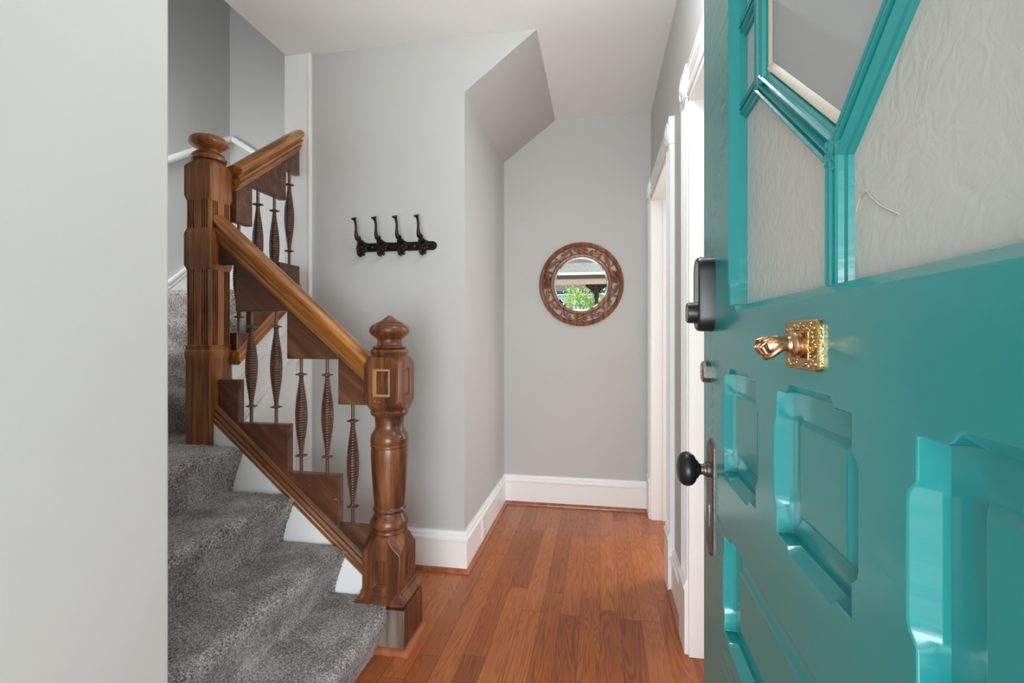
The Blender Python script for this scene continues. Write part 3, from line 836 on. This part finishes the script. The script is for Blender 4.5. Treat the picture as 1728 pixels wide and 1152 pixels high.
# glazing bars
def bar(p, q, w=0.052, name='glazing_bar'):
    b = bmesh.new()
    p, q = Vector(p), Vector(q); d = (q - p).normalized(); nn = Vector((-d.y, d.x))
    pr = [(-.5, -.036), (-.5, -.012), (-.44, -.007), (-.34, -.006), (-.30, -.002), (-.24, -.0005), (-.18, -.002), (-.15, -.006), (-.06, -.006), (-.03, .000), (.03, .000),
          (.06, -.006), (.15, -.006), (.18, -.002), (.24, -.0005), (.30, -.002), (.34, -.006), (.44, -.007), (.5, -.012), (.5, -.036)]
    rings = []
    for e in (p, q):
        rings.append([DP(e.x + nn.x * a * w, n - 0.012 if n > -0.03 else -0.027, e.y + nn.y * a * w) for a, n in pr])
    loft(b, rings)
    return obj(name, b, 'teal', door, 25)
CB = (0.476, 1.322); NA = (0.273, 1.484); NB = (0.679, 1.484)
bar((0.476, 1.206), (0.476, 1.336), 0.039)
bar((NA[0], NA[1] - 0.006), (NA[0], 1.870), 0.050); bar((NB[0], NB[1] - 0.006), (NB[0], 1.870), 0.050)
def short(p, q, e):
    p, q = Vector(p), Vector(q); d = (q - p).normalized(); return p - d * e, q + d * e
bar(*short(NA, CB, 0.012), 0.036); bar(*short(CB, NB, 0.012), 0.036)
for z in (1.490, 1.606):
    bar((0.185, z), (0.270, z), 0.026); bar((0.682, z), (0.755, z), 0.026)
def pane(pts, mat, label=None):
    b = bmesh.new(); extr(b, [DP(s, -0.023, z) for s, z in pts], DP(0, -0.027, 0) - DP(0, -0.023, 0))
    o = obj('glass_pane', b, mat, door, 0)
    if label: o['label'] = label
    return o
g0, g1, h0, h1 = GLZ
e_ = 0.001
pane([(g0 + e_, h0 + e_), (0.476, h0 + e_), CB, NA, (g0 + e_, NA[1])], 'pane')
pane([(g0 + e_, NA[1] + .002), (NA[0] - .002, NA[1] + .002), (NA[0] - .002, 1.605), (g0 + e_, 1.605)], 'pane')
pane([(g0 + e_, 1.607), (NA[0] - .002, 1.607), (NA[0] - .002, h1 - e_), (g0 + e_, h1 - e_)], 'pane')
pane([(NA[0], NA[1] + .002), (CB[0], CB[1] + .002), (NB[0], NB[1] + .002), (NB[0], h1 - e_), (NA[0], h1 - e_)], 'clear', 'clear smooth glass pane')
pane([(0.478, h0 + e_), (g1 - e_, h0 + e_), (g1 - e_, NB[1]), NB, (0.478, CB[1])], 'pane')
pane([(NB[0] + .002, NA[1] + .002), (g1 - e_, NA[1] + .002), (g1 - e_, h1 - e_), (NB[0] + .002, h1 - e_)], 'pane')
b = bmesh.new()
tube(b, [DP(0.498, -0.0225, 1.268), DP(0.505, -0.0222, 1.277), DP(0.515, -0.0222, 1.280), DP(0.524, -0.0222, 1.271), DP(0.535, -0.0222, 1.263), DP(0.556, -0.0225, 1.252)], 0.0007, 5)
o_ = obj('glass_crack', b, 'bead', door, 0)
# cream putty bead round the clear pane
b = bmesh.new()
def bead(p, q, side):
    p, q = Vector(p), Vector(q); d = (q - p).normalized(); nn = Vector((-d.y, d.x)) * side
    pr = [(0.019, -0.0225), (0.019, -0.0185), (0.023, -0.0195), (0.027, -0.0225)]
    loft(b, [[DP(e.x + nn.x * a, n, e.y + nn.y * a) for a, n in pr] for e in (p, q)])
bead(NA, (NA[0], h1), -1); bead(short(NA, CB, -0.01)[0], short(NA, CB, -0.02)[1], 1)
obj('putty_bead', b, 'bead', door, 30)

# door furniture -----------------------------------------------------
def rounded_rect(s0, s1, z0, z1, r, k=6):
    q = []
    for cx, cz, a0 in ((s1 - r, z0 + r, -PI / 2), (s1 - r, z1 - r, 0), (s0 + r, z1 - r, PI / 2), (s0 + r, z0 + r, PI)):
        for i in range(k + 1):
            a = a0 + PI / 2 * i / k
            q.append((cx + r * math.cos(a), cz + r * math.sin(a)))
    return q
def stack(b, shapes):
    """shapes = [(pts, n)] same length"""
    loft(b, [[DP(s, n, z) for s, z in pts] for pts, n in shapes])
kp = obj('keypad_lock', bmesh.new(), 'black', door)
bpy.data.objects.remove(kp)
b = bmesh.new()
R_ = lambda g: rounded_rect(0.046 + g, 0.098 - g, 1.176 + g, 1.300 - g, 0.0258 - g)
stack(b, [(R_(0), 0.0), (R_(0), 0.020), (R_(0.0015), 0.024), (R_(0.004), 0.026), (R_(0.005), 0.0245)])
kp = obj('keypad_lock', b, 'black', door, 30)
b = bmesh.new(); R2 = rounded_rect(0.052, 0.092, 1.182, 1.294, 0.0198)
stack(b, [(R2, 0.020), (R2, 0.0252)]); obj('keypad_face', b, 'blackgloss', kp, 30)
b = bmesh.new()
fl = lambda x, y, h: DP(0.072 + x, h, 1.207 + y)
lathe(b, [(0.0175, 0.024), (0.0175, 0.036), (0.0165, 0.040), (0.0150, 0.0405), (0.0145, 0.038), (0.001, 0.038)], 0, 0, 28, fl=fl)
obj('lock_cylinder', b, 'black', kp, 30)
b = bmesh.new()
lathe(b, [(0.0140, 0.0375), (0.0140, 0.0395), (0.011, 0.0402), (0.001, 0.0402)], 0, 0, 20, fl=fl); obj('cylinder_cap', b, 'steel', kp, 30)
# old key cylinder
b = bmesh.new(); fl = lambda x, y, h: DP(0.047 + x, h, 1.107 + y)
lathe(b, [(0.0190, -0.001), (0.0190, 0.008), (0.0170, 0.012), (0.0115, 0.0135), (0.0110, 0.0105), (0.001, 0.0105)], 0, 0, 12, fl=fl)
kc = obj('key_cylinder', b, 'steel', door, 20)
b = bmesh.new(); stack(b, [([(0.045, 1.101), (0.049, 1.101), (0.049, 1.113), (0.045, 1.113)], 0.010), ([(0.045, 1.101), (0.049, 1.101), (0.049, 1.113), (0.045, 1.113)], 0.0115)])
obj('key_slot', b, 'dark', kc, 0)
# knob and long plate
b = bmesh.new(); pl = [(0.040, 0.812), (0.066, 0.800), (0.092, 0.812), (0.092, 0.985), (0.066, 0.997), (0.040, 0.985)]
inn = [(0.066 + (s - 0.066) * 0.88, 0.898 + (z - 0.898) * 0.97) for s, z in pl]
stack(b, [(pl, -0.001), (pl, 0.0022), (inn, 0.0038)])
kn = obj('knob_plate', b, 'plate', door, 20)
b = bmesh.new(); sl = rounded_rect(0.063, 0.069, 0.848, 0.888, 0.0028, 4)
stack(b, [(sl, 0.0030), (sl, 0.0044)]); obj('keyhole_cover', b, 'steel', kn, 20)
b = bmesh.new(); fl = lambda x, y, h: DP(0.066 + x, h, 0.944 + y)
lathe(b, [(0.0125, 0.003), (0.0125, 0.009), (0.0105, 0.010), (0.0100, 0.013), (0.0088, 0.0135), (0.0085, 0.024), (0.0105, 0.027)], 0, 0, 24, fl=fl)
obj('knob_spindle', b, 'plate', kn, 30)
b = bmesh.new()
lathe(b, [(0.009, 0.018), (0.0115, 0.021), (0.0150, 0.0225), (0.0155, 0.025), (0.0190, 0.0260), (0.0225, 0.028), (0.0262, 0.0315), (0.0283, 0.0365), (0.0285, 0.0405), (0.0270, 0.0460), (0.0235, 0.0505), (0.0210, 0.0515), (0.0200, 0.0528), (0.013, 0.0550), (0.006, 0.056), (0.001, 0.0562)], 0, 0, 36, fl=fl)
obj('door_knob', b, 'knob', kn, 30)
# hand shaped knocker on a chased brass plate
b = bmesh.new(); K0, K1, Z0, Z1 = 0.4215, 0.4965, 1.1395, 1.1830
kc_s, kc_z = (K0 + K1) / 2, (Z0 + Z1) / 2
rr = lambda g: rounded_rect(K0 + g, K1 - g, Z0 + g * 0.7, Z1 - g * 0.7, 0.006)
stack(b, [(rr(0), -0.0005), (rr(0), 0.003), (rr(0.0015), 0.0045), (rr(0.003), 0.0042)])
rs = random.Random(3)
for k in range(120):
    s, z = rs.uniform(K0 + .004, K1 - .004), rs.uniform(Z0 + .003, Z1 - .003)
    if abs(s - kc_s) < 0.020 and abs(z - kc_z) < 0.011: continue
    r = rs.uniform(0.0011, 0.0023); c = DP(s, 0.0042, z)
    bmesh.ops.create_icosphere(b, subdivisions=1, radius=r, matrix=Matrix.Translation(c))
for (sa, za, sb, zb_) in ((-.020, -.0115, .020, -.0115), (-.020, .0115, .020, .0115), (-.020, -.0115, -.020, .0115), (.020, -.0115, .020, .0115)):
    tube(b, [DP(kc_s + sa, 0.0048, kc_z + za), DP(kc_s + sb, 0.0048, kc_z + zb_)], 0.0010, 6)
kk = obj('knocker_plate', b, 'brass', door, 30)
b = bmesh.new(); fl = lambda x, y, h: DP(kc_s + 0.002 + x, h, kc_z + y)
lathe(b, [(0.0115, 0.003), (0.0115, 0.006), (0.0098, 0.007), (0.0098, 0.0085), (0.0112, 0.010), (0.0100, 0.0120), (0.0075, 0.0135), (0.0066, 0.016)], 0, 0, 28, fl=fl)
obj('knocker_cuff', b, 'copper', kk, 30)
# the hand: wrist, palm and five curled fingers
b = bmesh.new()
HC = lambda a, n, z: DP(kc_s + 0.002 + a, n, kc_z + z)
tube(b, [HC(0, 0.013, 0), HC(0, 0.018, 0.0008), HC(0, 0.023, 0.001), HC(0.0, 0.028, -0.0005), HC(0, 0.0325, -0.002)], [0.0062, 0.0066, 0.0080, 0.0088, 0.0070], 14)
for k, a in enumerate((-0.0060, -0.0020, 0.0020, 0.0060)):
    ln = (0.0, 0.0016, 0.0010, -0.0010)[k]
    tube(b, [HC(a * 0.8, 0.027, 0.0050), HC(a, 0.0325, 0.0058), HC(a, 0.0375 + ln, 0.0030), HC(a, 0.0385 + ln, -0.0020), HC(a, 0.0355 + ln, -0.0068), HC(a, 0.0310, -0.0086), HC(a, 0.0270, -0.0076)],
         [0.0024, 0.0026, 0.0025, 0.0025, 0.0023, 0.0021, 0.0015], 8)
tube(b, [HC(0.0065, 0.0205, -0.001), HC(0.0092, 0.0250, -0.0040), HC(0.0070, 0.0300, -0.0092), HC(0.0025, 0.0335, -0.0112), HC(-0.001, 0.0345, -0.0112)], [0.0034, 0.0032, 0.0028, 0.0025, 0.0017], 8)
hd = obj('knocker_hand', b, 'copper', kk, 60)
# hinges on the far side of the slab
for z in (0.25, 1.05, 1.75):
    b = bmesh.new(); tube(b, [DP(DWID + 0.006, -TH, z - 0.05), DP(DWID + 0.006, -TH, z + 0.05)], 0.006, 10); obj('hinge', b, 'steel', door, 40)

# ------------------------------------------------------------------ coat rack
HY = YH - 0.0
rk = thing('coat_rack', 'black cast iron coat rack with four hooks on the grey wall', 'coat rack', (-1.018, HY, 1.618))
b = bmesh.new()
x0, x1, zc_ = -1.236, -0.802, 1.618
pts = []
for cx, a0 in ((x1 - 0.022, -PI / 2), (x0 + 0.022, PI / 2)):
    for i in range(9):
        a = a0 + PI * i / 8; pts.append((cx + 0.022 * math.cos(a), zc_ + 0.022 * math.sin(a)))
extr(b, [(x, HY, z) for x, z in pts], (0, -0.007, 0))
tube(b, [(x0 + 0.02, HY - 0.008, zc_ + 0.017), (x1 - 0.02, HY - 0.008, zc_ + 0.017)], 0.003, 6)
tube(b, [(x0 + 0.02, HY - 0.008, zc_ - 0.017), (x1 - 0.02, HY - 0.008, zc_ - 0.017)], 0.003, 6)
bar_o = obj('backing_bar', b, 'iron', rk, 30)
for x in (-1.146, -0.918):
    b = bmesh.new(); ball(b, (x, HY - 0.009, zc_), 0.005, 1, 0.5, 1); obj('screw', b, 'steel', bar_o, 60)
def hook_mesh():
    b = bmesh.new()
    # leafy rosette
    rs = random.Random(5)
    for k in range(9):
        a = 2 * PI * k / 9 + 0.2; L_ = (0.044, 0.031, 0.038)[k % 3]
        d = Vector((math.cos(a), 0, math.sin(a)))
        for side in (-0.35, 0.35, 0):
            e = Vector((math.cos(a + side), 0, math.sin(a + side))) * L_ * (1 if side == 0 else 0.78)
            tube(b, [(0, -0.010, 0), (e.x * 0.5, -0.017, e.z * 0.5), (e.x * 0.85, -0.014, e.z * 0.85), (e.x, -0.006, e.z)], [0.006, 0.007, 0.005, 0.002], 6)
    ball(b, (0, -0.017, 0), 0.011)
    # upper arm with a flared tip
    tube(b, [(0, -0.012, 0.010), (0.002, -0.026, 0.026), (0.000, -0.045, 0.028), (-0.004, -0.060, 0.036), (-0.006, -0.066, 0.052), (-0.007, -0.066, 0.075), (-0.006, -0.067, 0.100), (-0.008, -0.072, 0.122), (-0.010, -0.076, 0.130), (-0.011, -0.079, 0.134), (-0.011, -0.080, 0.136)],
         [0.012, 0.011, 0.0085, 0.0110, 0.0095, 0.0065, 0.0062, 0.0068, 0.0095, 0.0150, 0.0135], 10)
    tube(b, [(0.004, -0.040, 0.030), (0.008, -0.052, 0.040), (0.005, -0.058, 0.052)], [0.003, 0.005, 0.001], 6)
    # lower hook
    tube(b, [(0, -0.012, -0.010), (0, -0.020, -0.034), (0, -0.032, -0.046), (0, -0.048, -0.044), (0, -0.056, -0.032), (0, -0.055, -0.020)], [0.010, 0.009, 0.008, 0.0075, 0.007, 0.0055], 8)
    tube(b, [(0.0, -0.014, -0.030), (0.012, -0.018, -0.042), (0.018, -0.016, -0.036)], [0.005, 0.005, 0.002], 6)
    bmesh.ops.recalc_face_normals(b, faces=b.faces)
    me = bpy.data.meshes.new('hook'); b.to_mesh(me); b.free(); me.materials.append(M['iron'])
    me.polygons.foreach_set('use_smooth', [True] * len(me.polygons))
    return me
HM = hook_mesh()
for x in (-1.197, -1.090, -0.980, -0.868):
    o = bpy.data.objects.new('hook', HM); COL.objects.link(o); o.parent = rk; o.location = Vector((x, HY - 0.004, zc_)) - rk.location

# ------------------------------------------------------------------ round carved mirror
mc = Vector((-0.126, YF, 1.515))
mr = thing('wall_mirror', 'round mirror in a pierced carved wooden frame on the end wall', 'mirror', mc)
def ringprof(b, prof, n=96):
    rings = []
    for i in range(n):
        t = 2 * PI * i / n
        rings.append([(mc.x + r * math.cos(t), mc.y - d, mc.z + r * math.sin(t)) for r, d in prof])
    R = [[b.verts.new(p) for p in r] for r in rings]
    m_ = len(prof)
    for i in range(n):
        for k in range(m_):
            b.faces.new([R[i][k], R[i][(k + 1) % m_], R[(i + 1) % n][(k + 1) % m_], R[(i + 1) % n][k]])
b = bmesh.new()
ringprof(b, [(0.284, 0.000), (0.285, 0.012), (0.280, 0.022), (0.272, 0.026), (0.268, 0.022), (0.264, 0.020), (0.260, 0.023), (0.256, 0.018), (0.254, 0.000)])
ringprof(b, [(0.184, 0.000), (0.184, 0.016), (0.188, 0.022), (0.198, 0.023), (0.204, 0.018), (0.209, 0.016), (0.211, 0.0)])
fr = obj('frame', b, 'carved', mr, 30)
b = bmesh.new()
P_ = lambda a, r, d: (mc.x + r * math.cos(a), mc.y - d, mc.z + r * math.sin(a))
rs = random.Random(11)
NS = 14
for k in range(NS):
    a = 2 * PI * (k + 0.5) / NS; w = 2 * PI / NS
    sgn = 1 if k % 2 else -1
    # S shaped vine crossing the band
    pts = [P_(a - w * 0.5, 0.232 - sgn * 0.020, 0.013), P_(a - w * 0.28, 0.232 - sgn * 0.012, 0.016), P_(a, 0.232 + sgn * 0.004, 0.018), P_(a + w * 0.28, 0.232 + sgn * 0.014, 0.016), P_(a + w * 0.5, 0.232 + sgn * 0.020, 0.013)]
    tube(b, pts, [0.008, 0.0070, 0.0085, 0.0070, 0.008], 8)
    # curl
    cur = []
    for j in range(10):
        t = j / 9; aa = sgn * (0.3 + t * 4.6); rr_ = 0.017 * (1 - 0.72 * t)
        cur.append(P_(a + rr_ * math.cos(aa) / 0.232 + w * 0.12, 0.232 - sgn * 0.014 + rr_ * math.sin(aa), 0.014 + 0.004 * t))
    tube(b, cur, [0.0058 - 0.002 * j / 9 for j in range(10)], 8)
    # leaves
    for q in range(3):
        aa = a - w * 0.35 + w * 0.33 * q; r0 = 0.232 + sgn * (0.010 if q % 2 else -0.004); r1 = 0.232 + sgn * 0.024 * (1 if q != 1 else -1)
        tube(b, [P_(aa, r0, 0.014), P_(aa + 0.03, (r0 + r1) / 2, 0.017), P_(aa + 0.045, r1, 0.012)], [0.003, 0.0075, 0.0025], 8)
    if k % 2 == 0:
        tube(b, [P_(a - w * 0.42, 0.208, 0.013), P_(a - w * 0.36, 0.232, 0.016), P_(a - w * 0.44, 0.257, 0.013)], [0.006, 0.0045, 0.006], 8)
for c0 in (PI / 2, -PI / 2, 0.15, PI - 0.1):
    for q in range(26):
        aa = c0 + rs.uniform(-0.17, 0.17); r0 = rs.uniform(0.212, 0.254); th = rs.uniform(0, 2 * PI)
        e = (math.cos(th) * 0.012 / 0.232, math.sin(th) * 0.010)
        tube(b, [P_(aa - e[0], max(0.206, r0 - e[1]), 0.012), P_(aa, r0, 0.019), P_(aa + e[0], min(0.258, r0 + e[1]), 0.012)], [0.003, 0.0062, 0.0025], 7)
obj('carved_vine', b, 'carved', fr, 60)
b = bmesh.new()
fl = lambda x, y, h: (mc.x + x, mc.y - h, mc.z + y)
lathe(b, [(0.190, 0.004), (0.186, 0.0095), (0.172, 0.0120), (0.001, 0.0120)], 0, 0, 96, fl=fl)
obj('mirror_glass', b, 'mirror', mr, 5)

# ------------------------------------------------------------------ outlet in the passage baseboard
ol = thing('wall_outlet', 'small white electrical outlet set into the passage baseboard', 'outlet', (XH + 0.016, 2.66, 0.09))
b = bmesh.new(); box(b, XH + 0.015, XH + 0.021, 2.625, 2.695, 0.035, 0.145); op = obj('cover_plate', b, 'white_plastic', ol, 0, 0.0015)
for z in (0.068, 0.112):
    b = bmesh.new(); fl = lambda x, y, h, z=z: (XH + 0.021 + h, 2.66 + x, z + y)
    lathe(b, [(0.0165, -0.001), (0.0165, 0.002), (0.015, 0.003), (0.001, 0.003)], 0, 0, 20, fl=fl); so_ = obj('socket', b, 'white_plastic', op, 30)
    for dy in (-0.006, 0.006):
        b = bmesh.new(); box(b, XH + 0.0235, XH + 0.0246, 2.66 + dy - 0.001, 2.66 + dy + 0.001, z - 0.004, z + 0.005); obj('slot', b, 'dark', op, 0)

# ------------------------------------------------------------------ ceiling lamp of the entrance (lights the hall)
LX, LY, LZ = 0.03, 1.33, 2.29
lp = thing('ceiling_lamp', 'round opal glass ceiling lamp just inside the front door', 'lamp', (LX, LY, ZC))
b = bmesh.new(); lathe(b, [(0.07, ZC), (0.07, ZC - 0.015), (0.05, ZC - 0.03), (0.012, ZC - 0.035), (0.012, LZ + 0.13), (0.05, LZ + 0.12), (0.055, LZ + 0.10)], LX, LY, 28)
obj('lamp_mount', b, 'steel', lp, 30)
b = bmesh.new(); ball(b, (LX, LY, LZ), 0.125, sub=3); obj('glass_globe', b, 'globe', lp, 180)

# ------------------------------------------------------------------ porch and street (seen in the mirror)
bm = bmesh.new(); box(bm, -2.5, 2.5, -2.5, -0.26, -0.20, -0.03)
struct(obj('floor_porch', bm, 'concrete', smooth=0), 'porch floor outside the front door', 'floor')
bm = bmesh.new(); box(bm, -2.5, 2.5, -2.5, -0.26, 2.50, 2.56)
struct(obj('ceiling_porch', bm, 'porchceil', smooth=0), 'pale porch ceiling', 'ceiling')
bm = bmesh.new(); box(bm, -2.5, 2.5, -2.5, -2.35, 2.10, 2.20, 0); box(bm, -2.5, 2.5, -2.53, -2.33, 2.20, 2.27, 1); box(bm, -2.5, 2.5, -2.5, -2.35, 2.27, 2.50, 2)
struct(obj('trim_7', bm, ['porchwood', 'darkbeam', 'porchceil'], smooth=0), 'porch beam with dark moulding reflected in the mirror', 'trim')
pp = thing('porch_post', 'black porch post with a scrolled bracket reflected in the mirror', 'post', (-0.06, -2.42, -0.03))
b = bmesh.new(); lathe(b, [(0.06, 0), (0.06, 0.15), (0.035, 0.2), (0.032, 1.0), (0.036, 1.05), (0.032, 1.1), (0.032, 1.85), (0.05, 1.9), (0.05, 2.13)], -0.06, -2.42, 20, cz=-0.03)
obj('shaft', b, 'iron', pp, 30)
for s in (-1, 1):
    b = bmesh.new()
    extr(b, [(-0.06 + s * 0.03, -2.435, 2.10), (-0.06 + s * 0.20, -2.435, 2.10), (-0.06 + s * 0.19, -2.435, 2.06), (-0.06 + s * 0.13, -2.435, 2.02), (-0.06 + s * 0.08, -2.435, 1.97), (-0.06 + s * 0.03, -2.435, 1.92)], (0, 0.03, 0))
    obj('bracket', b, 'iron', pp, 0)
bm = bmesh.new(); box(bm, -30, 30, -40, -2.5, -0.6, -0.5)
struct(obj('floor_ground', bm, 'lawn', smooth=0), 'ground outside', 'ground')
hs = thing('house', 'pale blue grey house across the street reflected in the mirror', 'house', (-4, -19, -0.5))
b = bmesh.new(); box(b, -9, 1.5, -22, -18, -0.5, 3.2); hw = obj('wall', b, 'brick', hs, 0)
b = bmesh.new(); extr(b, [(-9.3, -17.7, 3.2), (1.8, -17.7, 3.2), (1.8, -20, 4.6), (-9.3, -20, 4.6)], (0, 0, 0.15)); obj('roof', b, 'dark', hs, 0)
for x in (-7.5, -5.0, -2.5, 0.0):
    b = bmesh.new(); box(b, x - 0.5, x + 0.5, -18.03, -17.98, 1.2, 2.7); obj('window', b, 'trim', hs, 0)
tr = thing('garden_tree', 'bright green leafy tree in the front garden reflected in the mirror', 'tree', (-0.55, -9, -0.5))
b = bmesh.new()
tube(b, [(-0.55, -9, -0.5), (-0.5, -9, 0.6), (-0.6, -9, 1.4), (-0.5, -9, 2.1)], [0.12, 0.09, 0.07, 0.03], 10)
for k in range(7):
    a = k * 0.9; tube(b, [(-0.58, -9, 1.0 + k * 0.12), (-0.55 + 0.4 * math.cos(a), -9 + 0.4 * math.sin(a), 1.5 + k * 0.12), (-0.55 + 0.8 * math.cos(a), -9 + 0.8 * math.sin(a), 1.9 + k * 0.1)], [0.04, 0.025, 0.01], 6)
obj('trunk', b, 'bark', tr, 60)
b = bmesh.new(); rs = random.Random(2)
for k in range(4200):
    u_, v_, w_ = (rs.gauss(0, 1) for _ in range(3)); L_ = math.sqrt(u_ * u_ + v_ * v_ + w_ * w_) or 1
    r = rs.uniform(0.3, 1.0) ** 0.5
    lump = 1 + 0.25 * math.sin(3 * u_ + 2 * w_)
    c = Vector((-0.55 + 1.05 * r * lump * u_ / L_, -9 + 0.9 * r * v_ / L_, 1.75 + 0.85 * r * lump * w_ / L_))
    d = Vector((rs.gauss(0, 1), rs.gauss(0, 1), rs.gauss(0, 1))).normalized(); e = d.orthogonal().normalized()
    s = rs.uniform(0.03, 0.06)
    b.faces.new([b.verts.new(c - d * s), b.verts.new(c + e * s * 0.5), b.verts.new(c + d * s), b.verts.new(c - e * s * 0.5)])
fo = obj('foliage', b, 'leafy', tr, 0)
